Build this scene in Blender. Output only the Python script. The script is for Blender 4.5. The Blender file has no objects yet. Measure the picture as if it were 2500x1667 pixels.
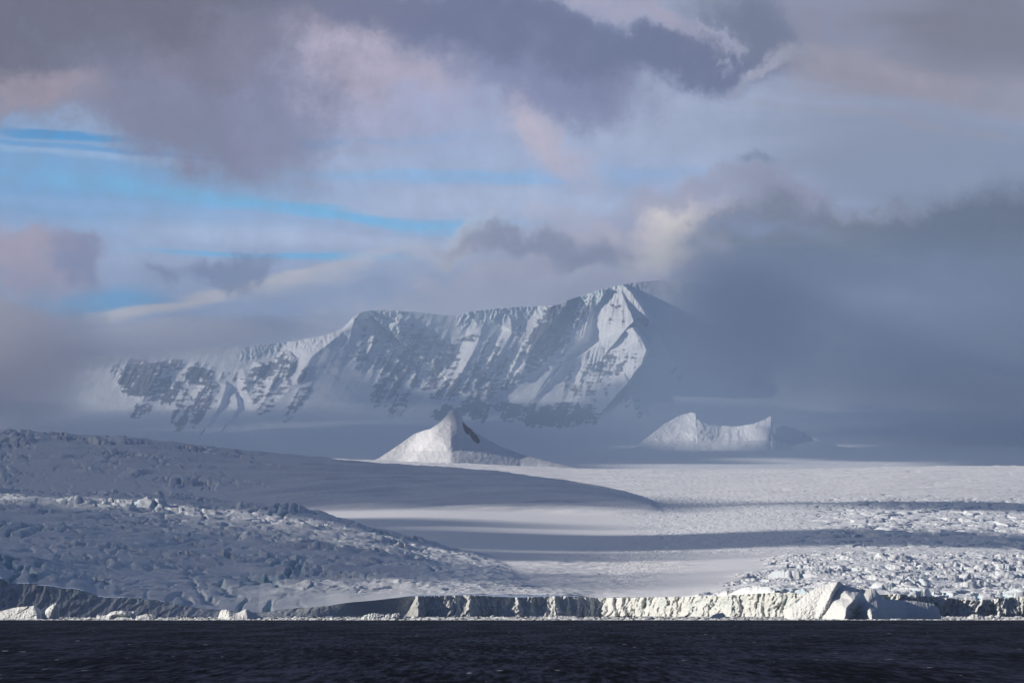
import bpy, math
import numpy as np
from mathutils import Vector

# ------------------------------------------------------------------ camera
sc = bpy.context.scene
C = sc.collection
F = 11893.0          # focal length in photo pixels (2500 wide)
HOR = 1478.0         # photo row of the horizon
CAMZ = 12.0
cd = bpy.data.cameras.new("camera")
cam = bpy.data.objects.new("camera", cd)
C.objects.link(cam)
cam.location = (0, 0, CAMZ)
cam.rotation_euler = (math.radians(90), 0, 0)
cd.sensor_width = 36.0
cd.lens = 36.0 * F / 2500.0
cd.shift_y = (HOR - 833.5) / 2500.0
cd.clip_start = 1.0
cd.clip_end = 300000.0
sc.camera = cam
sc.view_settings.view_transform = 'Standard'
sc.view_settings.look = 'None'
sc.view_settings.exposure = 0.0
sc.view_settings.gamma = 1.0
sc.render.engine = 'CYCLES'
sc.cycles.use_denoising = True
sc.cycles.max_bounces = 6
sc.cycles.diffuse_bounces = 2
sc.cycles.glossy_bounces = 2
sc.cycles.volume_bounces = 3
sc.cycles.use_adaptive_sampling = True
sc.cycles.adaptive_threshold = 0.02
sc.cycles.volume_step_rate = 1.5
sc.cycles.volume_max_steps = 96

# ------------------------------------------------------------------ sun
EL = math.radians(21.0)
AZ = math.radians(9.0)        # sun stands to the left, this much towards the viewer
S = np.array([-math.cos(EL) * math.cos(AZ), -math.cos(EL) * math.sin(AZ), math.sin(EL)])
sd = bpy.data.lights.new("sun", 'SUN')
sun = bpy.data.objects.new("sun", sd)
C.objects.link(sun)
sun.rotation_euler = Vector(S).to_track_quat('Z', 'Y').to_euler()
sd.energy = 4.95
sd.angle = math.radians(1.0)
sd.color = (1.0, 0.905, 0.79)


def lin(c, k=1.0):
    o = []
    for v in c:
        v = v / 255.0
        o.append((v / 12.92 if v <= 0.04045 else ((v + 0.055) / 1.055) ** 2.4) * k)
    return tuple(o) + (1.0,)


# ------------------------------------------------------------------ sky
world = bpy.data.worlds.new("World")
sc.world = world
world.use_nodes = True
nt = world.node_tree
nt.nodes.clear()
N = nt.nodes
L = nt.links


def node(tree, kind, **kw):
    n = tree.nodes.new(kind)
    for k, v in kw.items():
        setattr(n, k, v)
    return n


def math_n(tree, op, a, b=None, c=None, clamp=False):
    n = tree.nodes.new('ShaderNodeMath')
    n.operation = op
    n.use_clamp = clamp
    for i, v in enumerate((a, b, c)):
        if v is None:
            continue
        if isinstance(v, (int, float)):
            n.inputs[i].default_value = v
        else:
            tree.links.new(v, n.inputs[i])
    return n.outputs[0]


tc = node(nt, 'ShaderNodeTexCoord')
sep = node(nt, 'ShaderNodeSeparateXYZ')
L.new(tc.outputs['Generated'], sep.inputs[0])
az = math_n(nt, 'ARCTAN2', sep.outputs[0], sep.outputs[1])
el = math_n(nt, 'ARCSINE', sep.outputs[2])
U = math_n(nt, 'MULTIPLY_ADD', az, F / 1000.0, 1.25)       # azimuth, 1 unit = 4.8 degrees
V = math_n(nt, 'MULTIPLY_ADD', el, -F / 1000.0, HOR / 1000.0)
comb = node(nt, 'ShaderNodeCombineXYZ')
L.new(U, comb.inputs[0])
L.new(V, comb.inputs[1])


def wnoise(scale, detail, stretch=(1, 1, 1), rough=0.55, off=0.0):
    mp = node(nt, 'ShaderNodeMapping')
    mp.inputs['Scale'].default_value = stretch
    mp.inputs['Location'].default_value = (off, off * 0.7, 0)
    L.new(comb.outputs[0], mp.inputs[0])
    n = node(nt, 'ShaderNodeTexNoise', noise_dimensions='2D')
    n.inputs['Scale'].default_value = scale
    n.inputs['Detail'].default_value = detail
    n.inputs['Roughness'].default_value = rough
    L.new(mp.outputs[0], n.inputs['Vector'])
    return n


def vmath(op, a, b):
    n = node(nt, 'ShaderNodeVectorMath', operation=op)
    for i, v in enumerate((a, b)):
        if isinstance(v, tuple):
            n.inputs[i].default_value = v
        else:
            L.new(v, n.inputs[i])
    return n.outputs[0]


n1 = wnoise(3.2, 5)
n2 = wnoise(9.0, 9, off=3.1, rough=0.68)
w1 = vmath('MULTIPLY', vmath('SUBTRACT', n1.outputs['Color'], (0.5, 0.5, 0.5)), (0.24, 0.18, 0))
w2 = vmath('MULTIPLY', vmath('SUBTRACT', n2.outputs['Color'], (0.5, 0.5, 0.5)), (0.17, 0.13, 0))
UVW = vmath('ADD', vmath('ADD', comb.outputs[0], w1), w2)      # puffy warp
s1 = wnoise(5.0, 5, stretch=(0.35, 2.2, 1), off=7.7)
ws = vmath('MULTIPLY', vmath('SUBTRACT', s1.outputs['Color'], (0.5, 0.5, 0.5)), (0.35, 0.075, 0))
UVS = vmath('ADD', comb.outputs[0], ws)                        # streaky warp

sky = node(nt, 'ShaderNodeTexSky', sky_type='NISHITA')
sky.sun_disc = False
sky.sun_elevation = EL
sky.sun_rotation = math.atan2(S[0], S[1])
sky.air_density = 1.0
sky.dust_density = 0.3
sky.ozone_density = 2.5
skm = node(nt, 'ShaderNodeMix', data_type='RGBA', blend_type='MULTIPLY')
skm.inputs[0].default_value = 1.0
L.new(sky.outputs[0], skm.inputs[6])
skm.inputs[7].default_value = (0.074, 0.078, 0.086, 1)


def mixc(fac, a, b):
    m = node(nt, 'ShaderNodeMix', data_type='RGBA')
    if isinstance(fac, float):
        m.inputs[0].default_value = fac
    else:
        L.new(fac, m.inputs[0])
    for i, v in ((6, a), (7, b)):
        if isinstance(v, tuple):
            m.inputs[i].default_value = v
        else:
            L.new(v, m.inputs[i])
    return m.outputs[2]


# broken cloud over the whole sky dome
bn = node(nt, 'ShaderNodeTexNoise')
bn.inputs['Scale'].default_value = 2.6
bn.inputs['Detail'].default_value = 6
L.new(tc.outputs['Generated'], bn.inputs['Vector'])
br = node(nt, 'ShaderNodeMapRange')
L.new(bn.outputs[0], br.inputs[0])
br.inputs[1].default_value = 0.40
br.inputs[2].default_value = 0.62
col = mixc(br.outputs[0], skm.outputs[2], lin((98, 106, 122)))
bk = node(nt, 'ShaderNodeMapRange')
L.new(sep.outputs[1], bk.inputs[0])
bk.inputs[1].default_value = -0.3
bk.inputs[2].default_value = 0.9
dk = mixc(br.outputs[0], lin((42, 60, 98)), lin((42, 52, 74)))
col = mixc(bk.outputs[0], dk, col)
# veil of high cloud low over the mountains
ln = node(nt, 'ShaderNodeMapRange', interpolation_type='SMOOTHSTEP')
L.new(sep.outputs[2], ln.inputs[0])
ln.inputs[1].default_value = 0.40
ln.inputs[2].default_value = 0.14
veil = mixc(n1.outputs[0], lin((136, 152, 186)), lin((158, 168, 194)))
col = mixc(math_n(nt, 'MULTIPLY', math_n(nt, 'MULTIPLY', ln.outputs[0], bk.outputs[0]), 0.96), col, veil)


alpha_tex = math_n(nt, 'MULTIPLY_ADD', n2.outputs[0], 0.9, 0.62)


def blob(col, cx, cy, rx, ry, rot, c, alpha=0.9, soft=0.5, streak=False, k=1.0, thr=None):
    mp = node(nt, 'ShaderNodeMapping', vector_type='TEXTURE')
    mp.inputs['Location'].default_value = (cx / 1000, cy / 1000, 0)
    mp.inputs['Rotation'].default_value = (0, 0, math.radians(rot))
    mp.inputs['Scale'].default_value = (rx / 1000, ry / 1000, 1)
    L.new(UVS if streak else UVW, mp.inputs[0])
    ln_ = node(nt, 'ShaderNodeVectorMath', operation='LENGTH')
    L.new(mp.outputs[0], ln_.inputs[0])
    mr = node(nt, 'ShaderNodeMapRange', interpolation_type='SMOOTHERSTEP')
    L.new(ln_.outputs['Value'], mr.inputs[0])
    if streak:
        alpha *= 0.74
    if not streak:
        soft = min(0.95, soft * 1.35 + 0.05)
    mr.inputs[1].default_value = 1.0 + soft
    mr.inputs[2].default_value = max(0.0, 1.0 - soft)
    mr.inputs[3].default_value = 0.0
    mr.inputs[4].default_value = alpha
    f = math_n(nt, 'MULTIPLY', mr.outputs[0], alpha_tex, clamp=True)
    return mixc(f, col, lin(c, k))


B = [
    # blue gaps and the thin streaks across them
    (60, 430, 620, 120, 4, (96, 148, 192), 0.9, 0.8, True),
    (420, 400, 420, 16, 5, (150, 170, 200), 0.7, 0.8, True),
    (200, 505, 520, 18, 3, (130, 158, 196), 0.7, 0.8, True),
    (190, 333, 130, 11, 3, (48, 134, 190), 0.95, 0.6, True),
    (260, 370, 300, 8, 6, (62, 135, 192), 0.6, 0.7, True),
    (560, 485, 430, 15, 6, (104, 162, 200), 0.8, 0.7, True),
    (860, 525, 380, 15, 4, (100, 165, 208), 0.85, 0.7, True),
    (1130, 560, 150, 16, 5, (112, 170, 210), 0.7, 0.7, True),
    (720, 632, 300, 12, 2, (92, 166, 210), 0.9, 0.7, True),
    (250, 742, 150, 36, -6, (78, 158, 208), 0.95, 0.5, True),
    (980, 345, 170, 12, 0, (118, 160, 205), 0.8, 0.7, True),
    (560, 352, 60, 12, 0, (100, 150, 200), 0.8, 0.7, True),
    (740, 360, 80, 10, 0, (100, 150, 200), 0.8, 0.7, True),
    (1000, 430, 360, 14, 2, (128, 165, 203), 0.8, 0.7, True),
    (1350, 432, 420, 18, -1, (126, 160, 200), 0.8, 0.7, True),
    (900, 590, 520, 22, 3, (162, 174, 200), 0.8, 0.8, True),
    (1300, 500, 420, 30, 2, (160, 172, 198), 0.6, 0.8, True),
    # right hand high veil
    (1850, 280, 560, 150, 3, (150, 157, 180), 0.85, 0.6, True),
    (2350, 430, 500, 160, 8, (112, 120, 142), 0.9, 0.6, True),
    (2250, 110, 650, 150, 6, (118, 114, 130), 0.95, 0.6, True),
    (2150, 175, 420, 30, 8, (144, 138, 150), 0.8, 0.8, True),
    (2250, 235, 420, 26, 10, (138, 132, 144), 0.8, 0.8, True),
    (2200, 310, 330, 10, 10, (136, 136, 152), 0.7, 0.8, True),
    (2420, 60, 230, 110, 0, (104, 102, 114), 0.8, 0.7, True),
    # upper left dark deck
    (250, 90, 760, 200, 3, (100, 98, 115), 1.0, 0.35),
    (470, 300, 300, 110, 20, (116, 117, 140), 0.95, 0.5),
    (700, 230, 190, 150, 40, (120, 122, 148), 0.85, 0.5),
    (80, 235, 170, 45, 5, (142, 132, 146), 0.9, 0.6),
    (560, 140, 160, 60, -10, (118, 114, 134), 0.7, 0.7),
    (940, 190, 190, 110, 20, (160, 152, 172), 0.95, 0.6),
    (1060, 290, 200, 60, 10, (148, 154, 184), 0.7, 0.7),
    # purple cloud across the top
    (1000, 20, 330, 60, 5, (104, 106, 132), 0.9, 0.5),
    (1300, 120, 300, 120, 18, (100, 104, 134), 0.95, 0.4),
    (1640, 150, 240, 62, 8, (96, 103, 132), 0.95, 0.5),
    (1330, 240, 190, 60, 10, (118, 122, 154), 0.8, 0.5),
    (1500, 25, 170, 38, 14, (150, 148, 170), 0.95, 0.5),
    (1650, 55, 110, 26, 30, (148, 145, 165), 0.9, 0.5),
    (1830, 85, 95, 75, 30, (98, 105, 128), 0.85, 0.6),
    (1745, 110, 12, 46, -25, (150, 152, 172), 0.6, 0.8),
    (1850, 170, 90, 22, -30, (146, 146, 164), 0.8, 0.6),
    (1330, 345, 105, 50, 38, (172, 163, 178), 0.8, 0.8),
    (1850, 415, 50, 20, 10, (112, 124, 150), 0.9, 0.6),
    # bright bank of cloud rising behind the plateau
    (1170, 868, 1120, 190, -13.5, (172, 169, 184), 1.0, 0.13),
    (1580, 620, 330, 130, -8, (164, 160, 176), 0.95, 0.35),
    (340, 762, 150, 16, -11, (206, 194, 188), 1.0, 0.7, True),
    (590, 712, 190, 17, -13, (202, 193, 190), 0.95, 0.7, True),
    (830, 664, 170, 22, -16, (186, 182, 190), 0.8, 0.8, True), (420, 800, 170, 14, -4, (184, 174, 178), 0.7, 0.8, True),
    (1120, 620, 120, 35, -14, (186, 182, 188), 0.8, 0.8),
    (1290, 605, 190, 26, -4, (128, 132, 154), 0.9, 0.7),
    (1480, 630, 120, 36, 4, (128, 130, 150), 0.9, 0.7),
    (1350, 700, 260, 26, -10, (172, 172, 186), 0.7, 0.8),
    (1620, 560, 75, 80, 20, (196, 188, 188), 0.9, 0.8),
    (1630, 605, 50, 45, 0, (206, 198, 192), 0.9, 0.8),
    (1700, 470, 200, 34, -8, (140, 142, 164), 0.8, 0.6),
    (1920, 490, 110, 46, 15, (130, 132, 156), 0.95, 0.5),
    # dark stratus on the right
    (2080, 620, 400, 100, 4, (98, 105, 120), 1.0, 0.35),
    (1850, 570, 150, 30, 0, (112, 120, 146), 0.8, 0.6),
    (2450, 620, 300, 130, 0, (84, 94, 114), 1.0, 0.4),
    (2150, 960, 640, 270, 0, (104, 120, 152), 1.0, 0.25),
    (2500, 900, 180, 320, 0, (82, 92, 112), 0.8, 0.6),
    # left low clouds
    (50, 635, 160, 65, 15, (152, 144, 162), 0.95, 0.4),
    (160, 650, 80, 40, 40, (122, 128, 158), 0.85, 0.5),
    (20, 890, 210, 160, 20, (116, 114, 132), 1.0, 0.35),
    (425, 676, 42, 22, 0, (112, 124, 154), 0.8, 0.6),
    (565, 674, 80, 24, 0, (112, 122, 152), 0.8, 0.6),
]
for b in B:
    b = list(b)
    if len(b) == 8:
        b.append(False)
    col = blob(col, *b)
tex = node(nt, 'ShaderNodeMapRange')
L.new(n2.outputs[0], tex.inputs[0])
tex.inputs[1].default_value = 0.25
tex.inputs[2].default_value = 0.75
tex.inputs[3].default_value = 1.10
tex.inputs[4].default_value = 1.33
tn_ = node(nt, 'ShaderNodeVectorMath', operation='MULTIPLY')
L.new(col, tn_.inputs[0])
tn_.inputs[1].default_value = (0.965, 0.995, 1.0)
col = tn_.outputs[0]
tm = node(nt, 'ShaderNodeVectorMath', operation='SCALE')
L.new(col, tm.inputs[0])
L.new(tex.outputs[0], tm.inputs['Scale'])
col = tm.outputs[0]
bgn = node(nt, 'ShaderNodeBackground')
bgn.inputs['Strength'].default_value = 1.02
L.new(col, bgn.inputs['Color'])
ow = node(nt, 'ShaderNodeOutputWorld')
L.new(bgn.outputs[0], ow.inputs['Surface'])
world.cycles.sampling_method = 'MANUAL'
world.cycles.sample_map_resolution = 512


# ------------------------------------------------------------------ numpy tools
def hash2(ix, iy, seed):
    h = (ix.astype(np.int64) * 374761393 + iy.astype(np.int64) * 668265263 + seed * 1442695041) & 0xffffffff
    h = ((h ^ (h >> 13)) * 1274126177) & 0xffffffff
    h = ((h ^ (h >> 16)) * 2246822519) & 0xffffffff
    return ((h ^ (h >> 15)) & 0xffffff) / float(0xffffff)


def perlin(x, y, seed=0):
    x0 = np.floor(x); y0 = np.floor(y)
    fx = x - x0; fy = y - y0
    u = fx * fx * fx * (fx * (fx * 6 - 15) + 10)
    v = fy * fy * fy * (fy * (fy * 6 - 15) + 10)
    def g(dx, dy):
        a = hash2(x0 + dx, y0 + dy, seed) * 6.2831853
        return np.cos(a) * (fx - dx) + np.sin(a) * (fy - dy)
    a = g(0, 0) * (1 - u) + g(1, 0) * u
    b = g(0, 1) * (1 - u) + g(1, 1) * u
    return (a * (1 - v) + b * v) * 1.5


def fbm(x, y, o=5, seed=0, gain=0.5, ridged=False):
    r = np.zeros_like(x); a = 1.0; t = 0
    c, s_ = math.cos(0.6) * 2.03, math.sin(0.6) * 2.03
    for i in range(o):
        n = perlin(x, y, seed + i * 17)
        if ridged:
            n = 1 - 2 * np.abs(n)
        r += n * a; t += a; a *= gain
        x, y = x * c - y * s_ + 3.1, x * s_ + y * c + 1.7
    return r / t


def voro(x, y, seed=0, jit=0.9):
    ix = np.floor(x); iy = np.floor(y)
    f1 = np.full(x.shape, 9.0); f2 = np.full(x.shape, 9.0)
    cx = np.zeros_like(x); cy = np.zeros_like(x)
    ci = np.zeros_like(x); cj = np.zeros_like(x)
    for dx in (-1, 0, 1):
        for dy in (-1, 0, 1):
            a = ix + dx; b = iy + dy
            px = a + 0.5 + jit * (hash2(a, b, seed) - 0.5)
            py = b + 0.5 + jit * (hash2(a, b, seed + 7) - 0.5)
            d = np.hypot(x - px, y - py)
            m = d < f1
            f2 = np.where(m, f1, np.minimum(f2, d))
            f1 = np.where(m, d, f1)
            cx = np.where(m, x - px, cx); cy = np.where(m, y - py, cy)
            ci = np.where(m, a, ci); cj = np.where(m, b, cj)
    return f1, f2, cx, cy, ci, cj


def sstep(a, b, x):
    t = np.clip((x - a) / (b - a), 0, 1)
    return t * t * (3 - 2 * t)


def ell(px, row, cx, cy, rx, ry, rot=0, soft=0.3):
    c, s_ = math.cos(math.radians(rot)), math.sin(math.radians(rot))
    dx = px - cx; dy = row - cy
    u = (dx * c + dy * s_) / rx; v = (-dx * s_ + dy * c) / ry
    r = np.hypot(u, v)
    return 1 - sstep(1 - soft, 1 + soft, r)


def interp(x, pts, sm=0):
    a = np.array(pts, float)
    if not sm:
        return np.interp(x, a[:, 0], a[:, 1])
    g = np.arange(-1200, 3700, 2.0)
    v = np.interp(g, a[:, 0], a[:, 1])
    k = np.exp(-0.5 * (np.arange(-3 * sm, 3 * sm + 1, 2.0) / sm) ** 2)
    k /= k.sum()
    v = np.convolve(np.pad(v, len(k) // 2, mode='edge'), k, mode='valid')[:len(g)]
    return np.interp(x, g, v)


def ridge(PX, R, pts, wl, wr, power=1.0, endf=3.0):
    """asymmetric ridge along a polyline running from its top to its foot; left flank wl wide, right flank wr"""
    best = np.full(PX.shape, 1e9); out = np.zeros(PX.shape)
    n = len(pts)
    for i in range(n - 1):
        x0, y0, a0 = pts[i]; x1, y1, a1 = pts[i + 1]
        vx, vy = x1 - x0, y1 - y0
        l2 = vx * vx + vy * vy
        tr = ((PX - x0) * vx + (R - y0) * vy) / l2
        t = np.clip(tr, 0, 1)
        qx = PX - (x0 + t * vx); qy = R - (y0 + t * vy)
        d = np.hypot(qx, qy)
        if i == 0:                                   # beyond the top end the ridge dies away quickly
            d = d + endf * np.clip(-tr, 0, None) * math.sqrt(l2)
        side = vx * (R - y0) - vy * (PX - x0)     # >0 : left of a line that runs down the picture
        w = np.where(side > 0, wl, wr)
        val = (a0 + (a1 - a0) * t) * np.clip(1 - d / w, 0, 1) ** power
        m = d < best - 1e-6
        # the nearest segment decides
        out = np.where(m, val, out)
        best = np.where(m, d, best)
    return out


def grid_mesh(name, X, Y, Z, mat, attrs=None, smooth=True, kind=None, label=None, cat=None, group=None, wrap=False, flip=False):
    h, w = X.shape
    me = bpy.data.meshes.new(name)
    co = np.stack([X, Y, Z], -1).reshape(-1, 3).astype(np.float32)
    jj = np.arange(h * w, dtype=np.int32).reshape(h, w)
    if wrap:
        b = np.concatenate([jj, jj[:1]], 0)
    else:
        b = jj
    q = np.stack([b[:-1, :-1], b[:-1, 1:], b[1:, 1:], b[1:, :-1]], -1).reshape(-1, 4)
    if flip:
        q = q[:, ::-1]
    loops = np.ascontiguousarray(q).reshape(-1)
    nf = len(q)
    me.vertices.add(len(co)); me.vertices.foreach_set("co", co.reshape(-1))
    me.loops.add(nf * 4); me.loops.foreach_set("vertex_index", loops)
    me.polygons.add(nf)
    me.polygons.foreach_set("loop_start", np.arange(0, nf * 4, 4, dtype=np.int32))
    me.update(calc_edges=True)
    if smooth:
        me.polygons.foreach_set("use_smooth", np.ones(nf, bool))
    for k, v in (attrs or {}).items():
        at = me.attributes.new(k, 'FLOAT', 'POINT')
        at.data.foreach_set("value", v.reshape(-1).astype(np.float32))
    me.materials.append(mat)
    o = bpy.data.objects.new(name, me)
    C.objects.link(o)
    for k, v in (("kind", kind), ("label", label), ("category", cat), ("group", group)):
        if v:
            o[k] = v
    return o


# ------------------------------------------------------------------ materials
def snow_material(name, snow=(0.84, 0.86, 0.90), ice=(0.42, 0.60, 0.70), steep=(0.35, 0.75), bump=None, rock=(0.11, 0.108, 0.12), tint=0.0):
    m = bpy.data.materials.new(name)
    m.use_nodes = True
    t = m.node_tree
    bs = t.nodes['Principled BSDF']
    bs.inputs['Roughness'].default_value = 0.65
    bs.inputs['Specular IOR Level'].default_value = 0.25
    at = node(t, 'ShaderNodeAttribute', attribute_name='rock')
    ai = node(t, 'ShaderNodeAttribute', attribute_name='ice')
    geo = node(t, 'ShaderNodeNewGeometry')
    tcn = node(t, 'ShaderNodeTexCoord')
    nz = node(t, 'ShaderNodeTexNoise')
    nz.inputs['Scale'].default_value = bump[0] if bump else 0.05
    nz.inputs['Detail'].default_value = 6
    t.links.new(tcn.outputs['Object'], nz.inputs['Vector'])
    def mx(f, a, b):
        n = node(t, 'ShaderNodeMix', data_type='RGBA')
        t.links.new(f, n.inputs[0])
        for i, v in ((6, a), (7, b)):
            if isinstance(v, tuple):
                n.inputs[i].default_value = v + (1,) if len(v) == 3 else v
            else:
                t.links.new(v, n.inputs[i])
        return n.outputs[2]
    sp = node(t, 'ShaderNodeSeparateXYZ')
    t.links.new(geo.outputs['Normal'], sp.inputs[0])
    mr = node(t, 'ShaderNodeMapRange')
    t.links.new(sp.outputs[2], mr.inputs[0])
    mr.inputs[1].default_value = steep[1]
    mr.inputs[2].default_value = steep[0]
    f = math_n(t, 'MULTIPLY', mr.outputs[0], ai.outputs['Fac'], clamp=True)
    f = math_n(t, 'MAXIMUM', f, math_n(t, 'MULTIPLY', ai.outputs['Fac'], tint))
    snowc = mx(nz.outputs[0], tuple(c * 0.95 for c in snow), tuple(min(0.93, c * 1.04) for c in snow))
    icec = mx(nz.outputs[0], tuple(c * 0.8 for c in ice), tuple(min(0.9, c * 1.35) for c in ice))
    c = mx(f, snowc, icec)
    rockc = mx(nz.outputs[0], tuple(x * 0.6 for x in rock), tuple(x * 1.5 for x in rock))
    c = mx(at.outputs['Fac'], c, rockc)
    t.links.new(c, bs.inputs['Base Color'])
    if bump:
        b = node(t, 'ShaderNodeBump')
        b.inputs['Strength'].default_value = 1.0
        b.inputs['Distance'].default_value = bump[1]
        t.links.new(nz.outputs[0], b.inputs['Height'])
        t.links.new(b.outputs[0], bs.inputs['Normal'])
    return m


M_glacier = snow_material("glacier_snow", bump=(0.12, 0.25), steep=(0.55, 0.93), ice=(0.36, 0.55, 0.62), tint=0.16)
M_cliff = snow_material("cliff_ice", snow=(0.68, 0.71, 0.70), ice=(0.34, 0.54, 0.60), steep=(-0.6, 0.3), bump=(0.25, 0.8))
M_mount = snow_material("mountain_snow", bump=(0.02, 4.0), steep=(0.2, 0.7), ice=(0.50, 0.68, 0.78))
M_berg = snow_material("iceberg_ice", snow=(0.74, 0.77, 0.78), ice=(0.33, 0.54, 0.62), steep=(-0.5, 0.5), bump=(0.5, 0.5))

SX = lambda px, Y: Y * (px - 1250.0) / F
RZ = lambda row, Y: CAMZ + Y * (HOR - row) / F

# ------------------------------------------------------------------ sea
m = bpy.data.materials.new("sea_water")
m.use_nodes = True
t = m.node_tree
bs = t.nodes['Principled BSDF']
tcn = node(t, 'ShaderNodeTexCoord')
def sn(scale, sx, sy, det, rough=0.6):
    mp = node(t, 'ShaderNodeMapping')
    mp.inputs['Scale'].default_value = (sx, sy, 1)
    t.links.new(tcn.outputs['Object'], mp.inputs[0])
    n = node(t, 'ShaderNodeTexNoise')
    n.inputs['Scale'].default_value = scale
    n.inputs['Detail'].default_value = det
    n.inputs['Roughness'].default_value = rough
    t.links.new(mp.outputs[0], n.inputs['Vector'])
    return n.outputs[0]
wa = sn(1.0, 0.5, 0.022, 8, 0.7)
wb = sn(1.0, 0.04, 0.004, 4)
wc = sn(1.0, 0.30, 0.035, 5, 0.5)
rp = node(t, 'ShaderNodeMapRange')
t.links.new(math_n(t, 'MULTIPLY_ADD', wb, 0.35, math_n(t, 'MULTIPLY', wa, 0.65)), rp.inputs[0])
rp.inputs[1].default_value = 0.45
rp.inputs[2].default_value = 0.58
mx = node(t, 'ShaderNodeMix', data_type='RGBA')
t.links.new(rp.outputs[0], mx.inputs[0])
mx.inputs[6].default_value = (0.0010, 0.0018, 0.0050, 1)
mx.inputs[7].default_value = (0.036, 0.044, 0.080, 1)
foam = node(t, 'ShaderNodeMapRange')
t.links.new(wc, foam.inputs[0])
foam.inputs[1].default_value = 0.69
foam.inputs[2].default_value = 0.73
mx2 = node(t, 'ShaderNodeMix', data_type='RGBA')
t.links.new(foam.outputs[0], mx2.inputs[0])
t.links.new(mx.outputs[2], mx2.inputs[6])
mx2.inputs[7].default_value = (0.30, 0.33, 0.37, 1)
bp = node(t, 'ShaderNodeBump')
bp.inputs['Strength'].default_value = 0.8
bp.inputs['Distance'].default_value = 0.6
t.links.new(wa, bp.inputs['Height'])
t.nodes.remove(bs)
df = node(t, 'ShaderNodeBsdfDiffuse')
gl = node(t, 'ShaderNodeBsdfGlossy')
gl.inputs['Roughness'].default_value = 0.45
ms = node(t, 'ShaderNodeMixShader')
ms.inputs[0].default_value = 0.022
t.links.new(mx2.outputs[2], df.inputs['Color'])
t.links.new(bp.outputs[0], df.inputs['Normal'])
t.links.new(bp.outputs[0], gl.inputs['Normal'])
t.links.new(df.outputs[0], ms.inputs[1])
t.links.new(gl.outputs[0], ms.inputs[2])
t.links.new(ms.outputs[0], t.nodes['Material Output'].inputs['Surface'])
M_sea = m
ys = np.concatenate([[-2500, -500], np.geomspace(400, 5800, 500), [8000, 20000, 33000]])
us = np.linspace(-0.16, 0.16, 700)
UU, YY = np.meshgrid(us, ys)
XX = UU * np.maximum(YY, 3000)
XX = np.where(np.abs(UU) > 0.159, np.sign(UU) * 11800, XX)
ZZ = 0.22 * fbm(XX * 0.12, YY * 0.05, 4, 5) * ((YY > 390) & (YY < 5800))
grid_mesh("sea", XX, YY, ZZ, M_sea, kind='structure', label='dark choppy sea water in front of the ice front', flip=False)

# ------------------------------------------------------------------ glacier
FRONT = [(-400, 1395), (0, 1409), (30, 1426), (70, 1424), (134, 1432), (200, 1440), (235, 1456), (300, 1458), (421, 1470), (500, 1488),
         (631, 1496), (700, 1486), (800, 1478), (850, 1470), (900, 1466), (1000, 1455), (1150, 1452), (1260, 1458), (1370, 1454), (1450, 1459),
         (1600, 1457), (1750, 1454), (1870, 1446), (1950, 1447), (2050, 1450), (2200, 1450), (2290, 1458), (2380, 1465), (2500, 1455), (2900, 1600)]
_p = np.arange(-400.0, 2900.1, 3.0)
_r = interp(_p, FRONT) + (5.0 * fbm(_p / 38, _p * 0 + .3, 5, 88, gain=.6)) * sstep(820, 600, _p) + 2.0 * fbm(_p / 25, _p * 0 + .7, 4, 89) * sstep(1500, 1700, _p)
FRONT = [(float(a), float(b)) for a, b in zip(_p, _r)]
CLY = [(-400, 5350), (0, 5420), (600, 5450), (1000, 5490), (1470, 5575), (1505, 5560), (1620, 5490), (1800, 5360), (2000, 5260), (2200, 5240), (2300, 5300), (2900, 5350)]
SKY3 = [(-400, 1112), (600, 1114), (700, 1118), (800, 1122), (1050, 1130), (1250, 1139), (1400, 1147), (1700, 1150), (2000, 1147), (2200, 1142), (2500, 1139), (2900, 1138)]
SKY2 = [(-400, 1052), (0, 1058), (120, 1063), (250, 1070), (400, 1080), (550, 1100), (700, 1117), (820, 1127), (950, 1141), (1100, 1151), (1250, 1165),
        (1400, 1185), (1500, 1202), (1570, 1224), (1640, 1250), (1800, 1300), (2900, 1700)]
SKY1 = [(-400, 1185), (0, 1204), (200, 1208), (400, 1216), (600, 1234), (790, 1262), (950, 1306), (1050, 1332), (1200, 1356), (1330, 1398), (1450, 1445), (1600, 1500), (2900, 2000)]

pxs = np.arange(-330, 2830, 2.2)
yt = np.concatenate([np.linspace(0, 0.045, 110)[:-1], np.linspace(0.045, 1, 1050)])
PX, T = np.meshgrid(pxs, yt)
Yf = interp(PX, CLY, 14)
Y = Yf * (23500.0 / Yf) ** T
X = SX(PX, Y)
rf = interp(PX, FRONT, 5)
rfs = interp(PX, FRONT, 90)
YC3 = 20500.0
s3 = np.clip(np.log(Y / Yf) / np.log(YC3 / Yf), 0, 1)
rsk = interp(PX, SKY3, 60)
smf = sstep(0, 500, Y - Yf)
Yf0 = Yf
Yf = Yf * (1 - smf) + interp(PX, CLY, 90) * smf
rf = rf * (1 - smf) + rfs * smf
r3 = rf + (rsk - rf) * s3 ** 0.92
z3 = RZ(r3, np.minimum(Y, YC3))
z3 = np.where(Y > YC3, z3 - (Y - YC3) * 0.004, z3)
# upper smooth hump on the left
YC2 = 14500.0
zc2 = RZ(interp(PX, SKY2, 40), YC2)
q = (Y - YC2)
z2 = np.where(q < 0, zc2 - (zc2 - RZ(1262, 12300)) * np.clip(-q / 2200, 0, 1) ** 1.3, zc2 - (q / 3000.0) ** 2 * 520) - np.clip(12300 - Y, 0, 4000) * 0.08
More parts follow.
